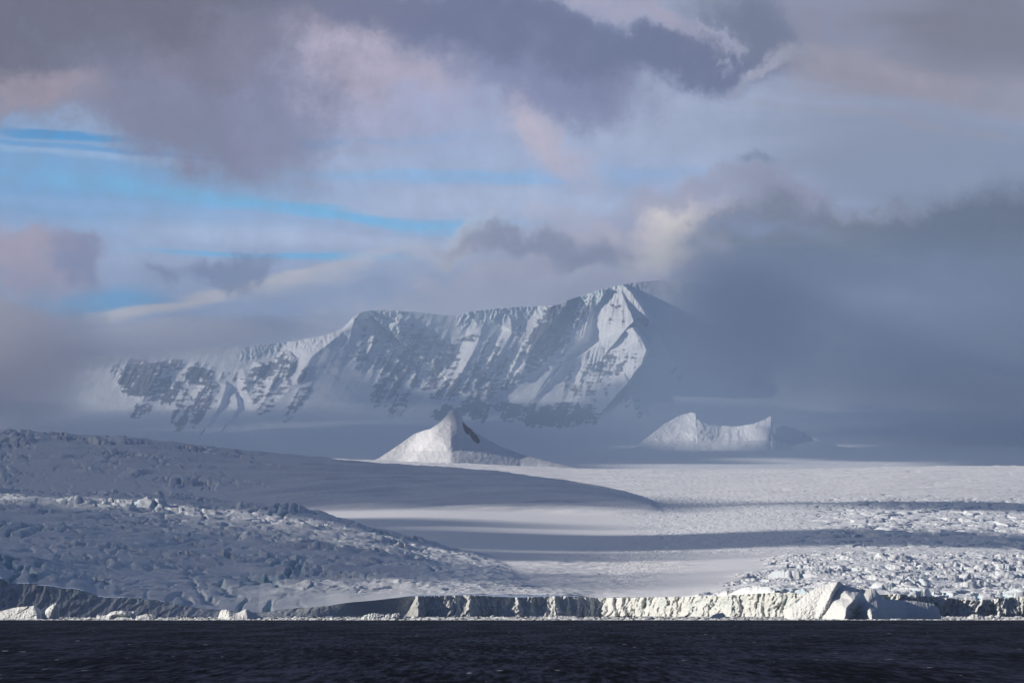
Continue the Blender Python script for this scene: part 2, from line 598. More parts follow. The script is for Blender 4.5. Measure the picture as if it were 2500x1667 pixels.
# lower broken icefall on the left
YC1 = 7900.0
zc1 = RZ(interp(PX, SKY1, 45), YC1)
zf = RZ(rf, Yf)
a1 = np.clip((Y - Yf) / (YC1 - Yf), 0, 1)
z1 = np.where(Y < YC1, zf + (zc1 - zf) * a1 ** 0.85, zc1 - ((Y - YC1) / 900.0) ** 2 * 60)
def smax(a, b, k):
    h = np.clip(0.5 + 0.5 * (a - b) / k, 0, 1)
    return b + (a - b) * h + k * h * (1 - h)
z = smax(smax(z3, z2, 16.0), z1, 3.0)
on1 = sstep(-4, 4, z1 - np.maximum(z3, z2))
on2 = sstep(-4, 4, z2 - np.maximum(z3, z1))
z = np.where(Y < Yf + 60, zf + (z - zf) * np.clip((Y - Yf) / 60, 0, 1), z)
ROW = HOR - F * (z - CAMZ) / Y
px_m = Y / F                       # metres per photo pixel at this depth

# --- roughness zones
wv = fbm(X / 260, Y / 420, 4, 31)
# 1 the broken icefall
m1 = on1 * sstep(1150, 950, PX + 60 * wv) * (0.45 + 0.8 * sstep(-0.35, 0.4, fbm(X / 170, Y / 330, 3, 91)))
m1b = on1 * sstep(900, 1150, PX) * sstep(1500, 1300, PX)
# 2 crest of the upper hump, left
m2 = on2 * sstep(820, 300, PX) * sstep(12300, 13300, Y) * (0.15 + sstep(-0.1, 0.35, fbm(X / 220, Y / 400, 3, 12)))
# 3 seracs low right
edge = interp(ROW, [(1350, 1900), (1370, 1850), (1400, 1800), (1430, 1740), (1455, 1640)])
m3 = sstep(-10, 90, PX - edge + 70 * wv) * sstep(1338, 1366, ROW + 16 * wv) * (on1 < 0.5)
# 4 big crevassed blocks far right
m4 = sstep(1900, 2080, PX + 120 * wv) * sstep(1205, 1240, ROW + 10 * wv) * sstep(1352, 1325, ROW) * (on1 < 0.5) * (on2 < 0.5)
# 5 fine broken surface in the middle
m5 = sstep(1450, 1620, PX) * sstep(1200, 1230, ROW + 15 * wv) * sstep(1372, 1340, ROW) * (on2 < 0.5) * (1 - m4)
# 6 elongated crevasses in the middle foreground
m6 = ell(PX, ROW, 1430, 1400, 260, 62, -8, 0.5) * (1 - m3)

disp = np.zeros_like(z)
def blocks(sx, sy, rot, seed, tilt, gap, lev):
    c, s_ = math.cos(rot), math.sin(rot)
    wx = X + 0.35 * sx * fbm(X / sx / 1.3, Y / sy / 1.3, 3, seed + 5) * 2
    wy = Y + 0.35 * sy * fbm(X / sx / 1.3, Y / sy / 1.3, 3, seed + 6) * 2
    u = (wx * c + wy * s_) / sx; v = (-wx * s_ + wy * c) / sy
    f1, f2, cx, cy, ci, cj = voro(u, v, seed)
    h = hash2(ci, cj, seed + 31) - 0.5
    tx = hash2(ci, cj, seed + 32) - 0.5
    ty = hash2(ci, cj, seed + 33) - 0.5
    e = np.clip((f2 - f1) / 0.16, 0, 1)
    return lev * h + tilt * (tx * cx + ty * cy) * 2 - gap * (1 - e)
big = blocks(70, 100, 0.25, 3, 1.5, 0.5, 1.3)
mid = blocks(27, 44, -0.2, 4, 1.3, 0.5, 1.0)
lobes = fbm((X + .25 * Y) / 260, (Y - .35 * X) / 150, 5, 77, ridged=True)
pat = sstep(-0.05, 0.35, fbm(X / 110, Y / 200, 4, 92))
d1 = 9.5 * lobes + 5.0 * big * (.25 + .8 * pat) + 2.0 * mid * (.1 + pat) + 1.4 * pat * fbm(X / 9, Y / 16, 3, 41) + 2.4 * fbm((X + .3 * Y) / 70, (Y - .5 * X) / 60, 4, 46, ridged=True)
disp += m1 * d1 * np.clip((Y - Yf) / 120, 0.15, 1)
disp += m1b * (5.0 * fbm(X / 60, Y / 170, 4, 78, ridged=True) + 0.8 * mid)
big2 = blocks(75, 190, 0.3, 8, 1.5, 0.5, 1.4)
disp += m2 * (8.5 * big2 + 7 * fbm(X / 150, Y / 330, 4, 15, ridged=True))
sm = blocks(9.5, 19, 0.3, 9, 1.2, 0.4, 1.0)
cl3 = sstep(-0.35, 0.25, fbm(X / 120, Y / 260, 3, 66))
disp += m3 * (3.4 * mid * (0.15 + 1.0 * cl3) + 5.5 * big * cl3 + 0.8 * sm * cl3 + 3.2 * lobes + 1.6 * fbm(X / 40, Y / 70, 4, 43, ridged=True) + 0.7 * fbm(X / 3.5, Y / 6, 3, 42))
big4 = blocks(85, 330, -0.15, 10, 0.5, 0.9, 1.0)
mid4 = blocks(34, 120, 0.1, 11, 0.6, 0.8, 1.0)
disp += m4 * (5.0 * big4 + 2.6 * mid4)
fin = blocks(17, 75, 0.2, 12, 0.8, 0.7, 0.9)
disp += m5 * (1.35 * fin + 0.5 * fbm(X / 9, Y / 40, 3, 45))
cr = fbm((X * 0.86 + Y * 0.30) / 75, (Y * 0.8 - X * 0.5) / 42, 3, 51, ridged=True)
disp += m6 * np.clip(cr - 0.25, -1, 1) * 4.6
# long folds on the smooth hump and sastrugi everywhere
fold = fbm((X + Y * 0.15) / 700, (Y - X * 0.9) / 230, 4, 61, ridged=True)
disp += on2 * (1 - m2) * sstep(450, 800, PX) * 11.0 * fold
disp += (1 - m1) * (1 - m3) * (0.30 + 0.5 * sstep(8000, 14000, Y)) * fbm(X / 120, Y / 60, 5, 71) 
disp += sstep(12500, 14000, Y) * 9.0 * fbm((X + .3 * Y) / 600, (Y - .5 * X) / 170, 5, 72, ridged=True)
# scattered single crevasses across the far plain
fc = fbm(X / 260, Y / 120, 4, 73)
disp -= sstep(9000, 12000, Y) * sstep(1700, 1950, PX) * 5 * sstep(0.30, 0.42, fc)
ck = fbm((X + 12 * fbm(X / 60, Y / 90, 3, 97)) / 34, Y / 190, 2, 96, ridged=True, gain=.35)
disp -= (m1 * 7.5 + m3 * 5 + m2 * 8) * sstep(0.62, 0.86, ck) * sstep(-0.15, 0.3, fbm(X / 200, Y / 300, 3, 98))
ck2 = fbm((X * .5 + Y * .5) / 60, (Y - .6 * X) / 34, 2, 99, ridged=True, gain=.35)
disp -= (m1 * 5 + m3 * 4) * sstep(0.66, 0.88, ck2) * sstep(0.0, 0.3, fbm(X / 160, Y / 260, 3, 100))
gz = z + disp * np.clip((23500 - Y) / 3000, 0, 1)
ice = np.clip((m1 * 0.9 + m1b * .5 + m3 * 0.75 + m4 * .7 + m2 * 0.6 + m5 * 0.4) * (.55 + .9 * sstep(-.3, .4, fbm(X / 90, Y / 160, 4, 95))), 0, 1)
grid_mesh("glacier", X, Y, gz, M_glacier, attrs={'ice': ice}, kind='structure',
          label='white glacier with broken icefalls flowing down to the sea')


# ------------------------------------------------------------------ ice front
def solid_relief(name, top, D0, zb, depth_fn, mat, x0, x1, step, nz, thick, attrs_fn=None, rnd=0.12, **kw):
    """free standing body: front face at distance D0+depth_fn(px,row), its own thickness, closed at the back"""
    p = np.arange(x0, x1 + step * 0.5, step)
    tt = np.linspace(0, 1, nz)
    P, TT = np.meshgrid(p, tt)
    D0v = interp(P, D0, 14) if isinstance(D0, list) else np.full(P.shape, float(D0))
    ztop = RZ(interp(P, top, 5 if x1 - x0 > 2000 else 0), D0v)
    ztop = np.maximum(ztop, zb + 0.3)
    Zf = zb + (ztop - zb) * TT
    Rw = HOR - F * (Zf - CAMZ) / D0v
    dd = depth_fn(P, Rw, Zf, TT, SX(P, D0v))
    endt = np.clip(np.minimum(P - x0, x1 - P) / (step * 6), 0, 1)
    th = thick * np.sqrt(np.clip(1 - ((TT - (1 - rnd)) / rnd).clip(0, 1) ** 2, 0, 1)) * (0.05 + 0.95 * np.sqrt(endt))
    Yfr = D0v + dd
    Xf = SX(P, D0v)
    Yback = D0v + np.max(dd) + th
    Yfr = np.where(TT > 1 - rnd, Yfr + (Yback - Yfr) * 0.0, Yfr)
    # back shell, top to bottom
    Xa = np.concatenate([Xf, Xf[::-1]], 0)
    Ya = np.concatenate([Yfr, Yback[::-1]], 0)
    Za = np.concatenate([Zf, (zb + (Zf - zb) * 0.995)[::-1]], 0)
    at = attrs_fn(P, Rw, Zf, TT) if attrs_fn else {}
    at = {k: np.concatenate([v, v[::-1]], 0) for k, v in at.items()}
    return grid_mesh(name, Xa, Ya, Za, mat, attrs=at, wrap=True, **kw)


rng = np.random.RandomState(7)
but = [(1022, 1), (1030, 0.5), (1100, 0.5), (1112, .5), (1149, 1), (1160, .6), (1265, 1.2), (1300, .5), (1358, 1.3), (1384, 1), (1410, .6), (1440, .5),
       (1497, 1.0), (1520, .6)]
x = 1545
while x < 2700:
    but.append((x, rng.uniform(.4, 1.1)))
    x += rng.uniform(14, 42)
x = 985
while x > -350:
    if x < 600:
        but.append((x, rng.uniform(.3, .9)))
    x -= rng.uniform(30, 70)


def cliff_depth(P, R, Zf, TT, Xw):
    d = np.zeros_like(P)
    dn = 1 - TT
    wob = fbm(P / 30, R / 26, 4, 5)
    for i, (c, a) in enumerate(but):
        if c > 1535:
            break
        wl = (14 + 16 * ((i * 37) % 10) / 10.0) * (0.7 + 2.4 * dn ** 1.3)
        wr = (3 + 3 * ((i * 53) % 10) / 10.0) * (0.7 + 2.0 * dn)
        u = P - c + wob * 9
        val = np.where(u < 0, np.clip(1 + u / wl, 0, 1), np.clip(1 - u / wr, 0, 1))
        d -= a * 10.0 * val * (0.6 + 0.6 * dn)
    d -= 8 * dn ** 1.6 * sstep(1000, 1100, P)
    k = sstep(950, 1020, P) * 0.5 + 0.5 + .5 * sstep(700, 600, P)
    d -= sstep(850, 650, P) * (5 * fbm((P + R) / 40, R / 50, 5, 28, ridged=True) + 3 * fbm(P / 12, R / 30, 3, 29))
    rt = sstep(1480, 1560, P)
    k2 = sstep(1000, 1040, P) * (0.6 + 0.7 * sstep(0.1, 0.75, dn + .25 * wob))
    k2 = np.maximum(k2, rt)
    Pw = P + 14 * fbm(P / 60, R / 40, 3, 25)
    d -= rt * 12.0 * fbm(Pw / 44 + R / 200, R / 130, 4, 24, ridged=True, gain=.5)
    d -= k2 * 4.4 * fbm((Pw + R * .35) / 15, (R - P * .2) / 52, 4, 21, ridged=True, gain=0.5)
    d -= k2 * 1.5 * fbm((Pw - R * 0.6) / 9, (R + P * 0.3) / 22, 4, 22, ridged=True)
    d -= k * 0.7 * fbm(P / 3.5, R / 4.5, 3, 26)
    d += 3 * fbm(P / 120, R / 200, 3, 23)
    d -= 32 * dn * sstep(900, 650, P)
    # undercut notches and collapsed hollows
    d += rt * 5 * sstep(0.22, 0.5, fbm(P / 20, R / 34, 3, 27))
    return d
solid_relief("ice_cliff", FRONT, CLY, -3.0, cliff_depth, M_cliff, -330, 2830, 1.6, 64, 45.0,
             attrs_fn=lambda P, R, Zf, TT: {'ice': sstep(-0.15, 0.45, fbm(P / 60, R / 45, 4, 33)) * (0.3 + 0.7 * (1 - TT))},
             kind='structure', label='ice cliff at the seaward front of the glacier', rnd=0.05)

# ------------------------------------------------------------------ icebergs
def blob_berg(label, top, Yd, depth_fn, thick, step=0.5, nz=60, ice=0.3, zb=-2.0, group=None, mat=None, name="iceberg", rough=0.8, cat="iceberg", seed=1):
    x0, x1 = top[0][0], top[-1][0]
    def dfn(P, R, Zf, TT, Xw):
        d = depth_fn(P, R) if depth_fn else np.zeros_like(P)
        w = (x1 - x0)
        b = np.clip(1 - ((P - (x0 + x1) / 2) / (w / 2)) ** 2, 0, 1) ** 0.5
        d = d - b * thick * 0.75 * (1 - TT ** 2)
        d -= rough * 1.7 * fbm((P + R) / 16, (R - P * .4) / 13, 5, seed, ridged=True, gain=0.6) + rough * 0.4 * fbm(P / 2.5, R / 2.5, 3, seed + 9)
        return d
    return solid_relief(name, top, Yd, zb, dfn, mat or M_berg, x0, x1, step, nz, thick,
                        attrs_fn=lambda P, R, Zf, TT: {'ice': np.clip(ice + 0.5 * fbm(P / 15, R / 8, 3, seed + 3), 0, 1)},
                        label=label, cat=cat, group=group, rnd=0.3)


def jag(pts, seed, amp=1.0, step=1.2):
    p = np.arange(pts[0][0], pts[-1][0] + .01, step)
    r = interp(p, pts)
    n = fbm(p / 6.0, p * 0 + seed, 4, seed, gain=0.65) * amp * 2
    e = np.clip(np.minimum(p - p[0], p[-1] - p) / 6, 0, 1)
    return [(float(a), float(b)) for a, b in zip(p, r + n * e)]


def big_depth(P, R):
    d = np.zeros_like(P)
    d -= ridge(P, R, [(2047, 1415, 15), (2026, 1445, 12), (1990, 1512, 6)], 100, 9)
    d -= ridge(P, R, [(2056, 1440, 14), (2073, 1464, 28), (2056, 1486, 34), (2050, 1515, 38)], 64, 34)
    d -= ridge(P, R, [(2090, 1464, 6), (2108, 1474, 20), (2116, 1494, 28), (2118, 1515, 32)], 44, 95)
    kx = np.exp(-0.5 * (np.arange(-7, 8) / 3.0) ** 2); kx /= kx.sum()
    d = np.apply_along_axis(lambda v: np.convolve(np.pad(v, 7, mode='edge'), kx, mode='valid'), 1, d)
    d = np.apply_along_axis(lambda v: np.convolve(np.pad(v, 7, mode='edge'), kx, mode='valid'), 0, d)
    d += 0.10 * np.clip(P - 2110, 0, 300)
    rough = ell(P, R, 1975, 1475, 62, 60, 0, .3) + ell(P, R, 2085, 1500, 35, 22, 0, .3)
    d -= rough * (1.8 * fbm((P + R * .5) / 12, (R - P * .3) / 16, 5, 61, ridged=True, gain=.62))
    return d
blob_berg('largest iceberg with a sunlit domed left side and a long dark right side',
          jag([(1919, 1508), (1922, 1496), (1932, 1482), (1945, 1474), (1965, 1455), (1985, 1440), (2010, 1428), (2030, 1422), (2048, 1419), (2058, 1426),
               (2072, 1431), (2100, 1436), (2134, 1436), (2143, 1448), (2160, 1461), (2200, 1464), (2240, 1467), (2285, 1474), (2297, 1486), (2303, 1508)], 3, .7),
          4230, big_depth, 34, step=0.7, nz=110, ice=0.12, rough=0.25, seed=4)

blob_berg('low grey iceberg with a white upturned fin at its right end, at the left edge',
          jag([(-6, 1508), (0, 1492), (20, 1486), (45, 1481), (78, 1479), (84, 1477), (98, 1488), (112, 1489), (122, 1480), (132, 1473), (139, 1471), (142, 1482),
               (141, 1492), (128, 1498), (110, 1502), (100, 1508)][:13] + [(143, 1506)], 5, .6),
          4300, lambda P, R: -ridge(P, R, [(84, 1477, 4), (92, 1492, 8), (96, 1510, 9)], 60, 12) - ridge(P, R, [(139, 1472, 5), (130, 1490, 7), (124, 1510, 7)], 34, 6),
          16, ice=0.25, seed=11)
blob_berg('white iceberg with a teal hollow along its waterline, second from the left',
          jag([(235, 1508), (237, 1499), (250, 1502), (262, 1500), (270, 1494), (280, 1491), (300, 1490), (318, 1492), (328, 1491), (327, 1500), (333, 1508)], 6, .6),
          4300, lambda P, R: -ridge(P, R, [(300, 1490, 5), (318, 1500, 6), (326, 1512, 6)], 60, 6) + 5 * ell(P, R, 298, 1507, 26, 7, 0, .4),
          12, ice=0.35, seed=12)
blob_berg('low flat grey iceberg floating right of the teal hollowed iceberg',
          jag([(326, 1509), (335, 1503), (350, 1500), (358, 1497), (370, 1499), (381, 1501), (386, 1509)], 7, .5), 4420, None, 8, ice=.3, seed=13)
blob_berg('small white ice lump lying in front of the teal hollowed iceberg',
          jag([(326, 1512), (334, 1507), (344, 1505), (356, 1507), (368, 1506), (380, 1512)], 8, .4), 4150, None, 6, ice=.2, seed=14)
blob_berg('saddle shaped white iceberg with two rounded humps, third from the left',
          jag([(532, 1508), (536, 1496), (541, 1488), (552, 1487), (560, 1490), (570, 1495), (582, 1495), (592, 1490), (601, 1486), (608, 1489), (616, 1494), (628, 1498), (638, 1505), (643, 1508)], 9, .5),
          4330, lambda P, R: -ridge(P, R, [(600, 1488, 5), (604, 1500, 6), (606, 1512, 7)], 50, 40) - ridge(P, R, [(560, 1488, 4), (562, 1512, 4)], 20, 30),
          13, ice=.1, seed=15)
blob_berg('lumpy pale turquoise iceberg with a crumbled top before the dark ice cliff',
          jag([(878, 1511), (885, 1504), (894, 1500), (903, 1497), (920, 1496), (930, 1498), (940, 1501), (948, 1497), (955, 1500), (963, 1496), (975, 1496), (980, 1502), (988, 1511)], 10, 1.6),
          4200, None, 13, ice=.75, rough=1.8, seed=16)
blob_berg('flat topped white ice block below the middle of the ice cliff',
          jag([(1337, 1508), (1340, 1499), (1352, 1501), (1364, 1503), (1375, 1502), (1390, 1504), (1405, 1503), (1418, 1508)], 11, .8), 4500, None, 8, ice=.2, seed=17)
blob_berg('dark blue shaded ice block lying against the bright right part of the ice cliff',
          jag([(1728, 1507), (1738, 1500), (1752, 1496), (1764, 1495), (1770, 1500), (1773, 1507)], 12, .5), 4700,
          lambda P, R: -0.9 * (1773 - P), 10, ice=.9, seed=18, rough=.3)
blob_berg('low white ice lump in the shade below the far right end of the ice cliff',
          jag([(2360, 1510), (2368, 1502), (2374, 1498), (2386, 1499), (2400, 1504), (2412, 1503), (2424, 1499), (2432, 1510)], 13, .8), 4400, None, 8, ice=.2, seed=19)

rg = np.random.RandomState(21)
spots = [(98, 8, 'small white ice lump close to the waterline before the fin shaped iceberg'),
         (165, 6, 'small white ice lump just right of the fin shaped iceberg'),
         (440, 8, 'small ice lump midway between the teal hollowed and the saddle shaped icebergs'),
         (500, 5, 'tiny ice lump close to the left of the saddle shaped iceberg'),
         (700, 5, 'tiny ice lump right of the saddle shaped iceberg'),
         (770, 10, 'broad low ice lump below the foot of the dark ice cliff'),
         (852, 5, 'tiny ice lump just left of the pale turquoise iceberg'),
         (1045, 7, 'small ice lump below the first sunlit rib of the ice cliff'),
         (1110, 11, 'flat white ice lump under the shaded hollow of the ice cliff'),
         (1208, 9, 'small pale ice lump in front of the shaded middle of the ice cliff'),
         (1240, 14, 'wide crumbled ice lump below the tall sunlit rib of the ice cliff'),
         (1306, 7, 'small ice lump left of the flat topped white ice block'),
         (1520, 7, 'small ice lump where the ice cliff turns sunlit'),
         (1612, 16, 'wide pale rubble lump at the foot of the sunlit ice cliff'),
         (1668, 12, 'low ice lump left of the dark blue shaded ice block'),
         (1840, 9, 'small ice lump right of the dark blue shaded ice block'),
         (1885, 10, 'small ice lump close to the left of the largest iceberg'),
         (2325, 9, 'small ice lump just right of the largest iceberg'),
         (2478, 11, 'low ice lump at the far right edge of the waterline')]
for i, (c, w, lab) in enumerate(spots):
    h = rg.uniform(.45, .7) * w * 0.6
    Yd = float(rg.uniform(4120, 4400))
    base = HOR + F * CAMZ / Yd
    blob_berg(lab, jag([(c - w, base - .2), (c - w * .6, base - h * .7), (c - w * .1, base - h), (c + w * .4, base - h * .8), (c + w, base - .2)], 40 + i, .5),
              Yd, None, w * .35 * .8, step=0.8, nz=14, ice=.25, zb=-0.6, name="growler", rough=.3, seed=50 + i, cat="ice lump", group='small ice lumps drifting in the brash ice')

# ------------------------------------------------------------------ brash ice along the waterline (uncountable)
rg = np.random.RandomState(5)
nB = 9000
bv = np.array([[1, 0, 0], [.4, .9, 0], [-.6, .8, 0], [-1, -.1, 0], [-.5, -.9, 0], [.5, -.85, 0], [.5, .1, 1], [-.4, .3, .85], [-.1, -.45, .9]])
bf = [(0, 1, 6), (1, 7, 6), (1, 2, 7), (2, 3, 7), (3, 4, 8), (3, 8, 7), (4, 5, 8), (5, 6, 8), (5, 0, 6), (6, 7, 8)]
Yb = 4075 + (rg.rand(nB) ** 1.0) * 1180
Yb[:1800] = 4075 + rg.rand(1800) * 25
pb = rg.uniform(-150, 2650, nB)
Xb = SX(pb, Yb)
sz = 0.55 * np.exp(rg.normal(0, .55, nB)) + .25
ang = rg.uniform(0, 6.28, nB)
sc3 = np.stack([sz * rg.uniform(.9, 2.4, nB), sz * rg.uniform(.8, 1.8, nB), sz * rg.uniform(.25, .75, nB)], 1)
v = bv[None] * sc3[:, None, :]
v = v + rg.uniform(-.12, .12, v.shape) * sz[:, None, None]
cx, sx = np.cos(ang)[:, None], np.sin(ang)[:, None]
vx = v[..., 0] * cx - v[..., 1] * sx + Xb[:, None]
vy = v[..., 0] * sx + v[..., 1] * cx + Yb[:, None]
vz = v[..., 2] - 0.12
vv = np.stack([vx, vy, vz], -1).reshape(-1, 3)
fa = (np.array(bf)[None] + (np.arange(nB) * 9)[:, None, None]).reshape(-1, 3)
me = bpy.data.meshes.new("brash_ice")
me.from_pydata(vv.tolist(), [], fa.tolist())
me.materials.append(M_berg)
o = bpy.data.objects.new("brash_ice", me)
C.objects.link(o)
o['kind'] = 'stuff'
o['label'] = 'band of crushed brash ice floating along the waterline'

# ------------------------------------------------------------------ mountain
TOP = [(-400, 905), (0, 885), (200, 872), (300, 864), (450, 852), (600, 845), (700, 834), (790, 820), (835, 802), (850, 788), (862, 774), (880, 763), (905, 758), (940, 757),
       (1000, 760), (1080, 768), (1118, 771), (1150, 760), (1250, 749), (1340, 746), (1374, 742), (1384, 733), (1420, 722), (1450, 711), (1480, 704), (1510, 697),
       (1545, 690), (1590, 685), (1640, 683), (1700, 690), (1800, 712), (1950, 760), (2200, 850), (2500, 930), (2900, 960)]
PROF = [(683, 28740), (800, 28540), (900, 28350), (930, 28260), (955, 28150), (980, 28000), (1000, 27800), (1020, 27480), (1040, 27020), (1060, 26420), (1090, 25380), (1120, 24000), (1150, 22700), (1172, 21700)]
RIDGES = [
    # main left shoulder
    ([(884, 760, 60), (863, 786, 170), (815, 826, 210), (761, 871, 230), (717, 942, 230), (642, 1010, 150), (600, 1040, 0)], 70, 420, 1.0),
    ([(905, 758, 60), (880, 764, 110), (866, 780, 110), (860, 800, 40)], 26, 30, 1),
    # dome face ribs
    ([(965, 772, 0), (972, 790, 45), (975, 830, 45), (960, 870, 10)], 26, 45, 1),
    ([(912, 780, 10), (912, 820, 30), (905, 850, 10)], 14, 22, 1),
    ([(1180, 790, 20), (1167, 834, 90), (1140, 888, 120), (1123, 915, 110), (1060, 960, 40)], 34, 120, 1),
    ([(1249, 768, 20), (1247, 817, 70), (1222, 860, 80), (1200, 890, 40), (1150, 950, 0)], 22, 60, 1),
    ([(1300, 868, 0), (1290, 880, 30), (1270, 905, 60), (1200, 960, 40)], 34, 40, 1),
    # rock wall on the left of the summit
    ([(1384, 735, 60), (1345, 790, 110), (1300, 845, 130), (1275, 885, 90)], 50, 90, 1),
    # bright slab
    ([(1444, 758, 30), (1438, 800, 75), (1424, 828, 75), (1390, 852, 55), (1352, 900, 60), (1300, 975, 30)], 62, 16, 1),
    # summit face and its right edge
    ([(1512, 688, 40), (1543, 716, 170), (1567, 752, 240), (1604, 815, 260)], 130, 7, 1),
    # second fluted rib in front
    ([(1545, 800, 150), (1566, 822, 240), (1580, 854, 280), (1568, 890, 260), (1524, 943, 170)], 125, 7, 1),
    ([(1545, 800, 70), (1466, 837, 80), (1429, 861, 70), (1375, 891, 40), (1340, 930, 20)], 5, 60, 1),
    ([(1534, 947, 120), (1540, 960, 130), (1550, 992, 130), (1600, 1026, 110), (1640, 1042, 60), (1680, 1062, 20)], 55, 8, 1),
    # lower right shoulder below the summit
    ([(1470, 930, 0), (1420, 985, 40), (1400, 1030, 20)], 40, 40, 1),
    # ribs under the cloud on the left
    ([(710, 868, 60), (700, 900, 80), (672, 932, 60), (640, 985, 40)], 34, 18, 1),
    ([(640, 892, 50), (630, 915, 60), (616, 940, 30)], 26, 18, 1),
    ([(596, 905, 30), (600, 950, 50), (610, 975, 20)], 20, 20, 1),
    ([(552, 940, 70), (540, 985, 110), (505, 1038, 70)], 46, 12, 1),
    ([(577, 968, 70), (582, 995, 100), (556, 1032, 60)], 46, 10, 1),
    ([(514, 932, 60), (498, 965, 70), (470, 1010, 50), (455, 1042, 20)], 30, 30, 1),
    ([(464, 975, 40), (440, 1000, 60), (425, 1030, 30)], 34, 20, 1),
    ([(390, 895, 50), (370, 940, 70), (340, 985, 30)], 50, 30, 1),
    ([(1118, 976, 0), (1192, 975, 70), (1190, 1000, 70), (1150, 1025, 30)], 30, 20, 1),
]
ROCKS = [  # cx cy rx ry rot strength
    (985, 862, 105, 66, 12, .60), (967, 890, 48, 26, 20, 1.0), (946, 945, 44, 24, -50, .85), (976, 980, 36, 15, -62, .9), (1046, 833, 66, 15, 14, .8),
    (1060, 880, 60, 28, 0, .6), (1035, 925, 45, 22, -10, .7), (925, 800, 52, 22, 8, .5), (1010, 820, 50, 10, 12, .7), (905, 870, 45, 14, 2, .6),
    (1185, 905, 85, 32, -28, .75), (1110, 945, 52, 22, -30, .85), (1170, 965, 60, 24, -40, .7), (1150, 825, 25, 8, -10, .6), (1240, 868, 50, 30, -20, .6),
    (1275, 815, 22, 22, 0, .5), (1200, 850, 40, 22, 0, .55), (1230, 935, 60, 16, -30, .7), (1290, 900, 60, 14, -30, .7),
    (1372, 775, 34, 66, 30, 1.15), (1335, 830, 46, 40, -40, 1.2), (1310, 868, 40, 16, -20, 1.0), (1400, 765, 26, 16, 10, .9),
    (1083, 1009, 30, 17, 0, 1.05), (1172, 1004, 24, 22, -35, 1.1), (1260, 998, 62, 14, 8, 1.0), (1330, 1013, 90, 24, 2, 1.15), (1400, 1005, 50, 18, 18, .95), (1440, 1000, 24, 12, 25, .6),
    (1420, 930, 60, 45, 0, .42), (1480, 900, 60, 30, -20, .45), (1500, 765, 36, 18, 60, .30), (1420, 745, 40, 16, -15, .4), (1575, 790, 24, 12, 45, .45), (1440, 905, 60, 14, -35, .5),
    (1660, 920, 40, 10, 50, .4), (1545, 985, 14, 22, 0, .5), (1560, 1010, 14, 8, 30, .5),
    (335, 925, 48, 38, 20, .95), (380, 900, 55, 16, -8, .8), (400, 950, 45, 30, 10, .7), (486, 918, 32, 24, 0, 1.0), (495, 985, 22, 50, 22, .85), (440, 1015, 18, 30, 20, .85),
    (430, 965, 40, 20, 0, .5), (340, 1000, 28, 14, -10, .7), (655, 905, 40, 18, -10, .8), (690, 900, 26, 40, 40, .85), (620, 950, 30, 30, 0, .55), (680, 950, 35, 16, -35, .7),
    (728, 975, 12, 46, 33, .8), (740, 915, 10, 22, 30, .7), (560, 920, 34, 12, 0, .4), (648, 990, 14, 22, 40, .6),
]


def mountain_depth(P, R):
    d = interp(R, PROF)
    k = sstep(1060, 1000, R)
    d = d + k * 0.11 * 2.4 * np.clip(P - 900, -350, 2200) * (0.45 + 0.15 * sstep(1450, 1650, P))
    wx = 9 * fbm(P / 70, R / 70, 4, 101)
    wy = 9 * fbm(P / 70, R / 70, 4, 102)
    P2 = P + wx * .55; R2 = R + wy * .55
    for pts, wl, wr, pw in RIDGES:
        d = d - ridge(P2, R2, pts, wl, wr, pw)
    return d


def rock_mask(P, R):
    zone = np.zeros_like(P)
    for cx, cy, rx, ry, rot, s_ in ROCKS:
        zone = np.maximum(zone, s_ * ell(P, R, cx, cy, rx * 1.12, ry * 1.12, rot, 0.45))
    led = fbm(P / 30, R / 7, 4, 311)
    gul = fbm((P + 0.45 * R) / 34, (R * 0.6 + P * .2) / 75, 5, 310, ridged=True)
    n = 0.60 * led + 0.62 * gul + 0.36 * fbm((P + .5 * R) / 9, (R - .4 * P) / 20, 4, 203) + 0.22 * fbm(P / 6, R / 3.5, 3, 202)
    return sstep(0.0, 0.13, zone * 0.70 - 0.69 + n * 1.10) * (zone > .05), zone


stepx = 1.7
pm = np.arange(-330, 2830, stepx)
nr = 330
tt = np.linspace(0, 1, nr)
P, TT = np.meshgrid(pm, tt)
top = interp(P, TOP) + 1.6 * fbm(P / 30, P * 0 + .5, 4, 9) * sstep(1650, 1500, P)
R = 1172 + (top - 1172) * TT
D = mountain_depth(P, R)
steep = sstep(1045, 985, R)
rockm, zone = rock_mask(P, R)
# gullies, flutes, strata
flu = np.maximum(ell(P, R, 1500, 780, 90, 95, 0, .3), ell(P, R, 1510, 870, 90, 85, 0, .3))
flu = np.maximum(flu, ell(P, R, 1535, 985, 40, 50, 0, .3))
left = sstep(1600, 1560, P + (R - 700) * 0.1)
fan = (P - 1480) / (1 + 0.0022 * (R - 700)) + 0.12 * (R - 800)
D -= steep * flu * left * (11.0 * fbm(fan / 9, R / 170, 3, 301, ridged=True) + 5 * fbm(fan / 4, R / 60, 2, 302, ridged=True))
gul = fbm((P - 0.45 * R * -1) / 34, (R * 0.6 + P * .2) / 75, 5, 310, ridged=True)
cragg = np.clip(zone * 1.2 + 0.12, 0, 1)
D -= steep * left * (26 * gul * cragg + 16 * cragg * fbm(P / 30, R / 7, 4, 311) + 5 * cragg * fbm(P / 6, R / 5, 3, 312, ridged=True))
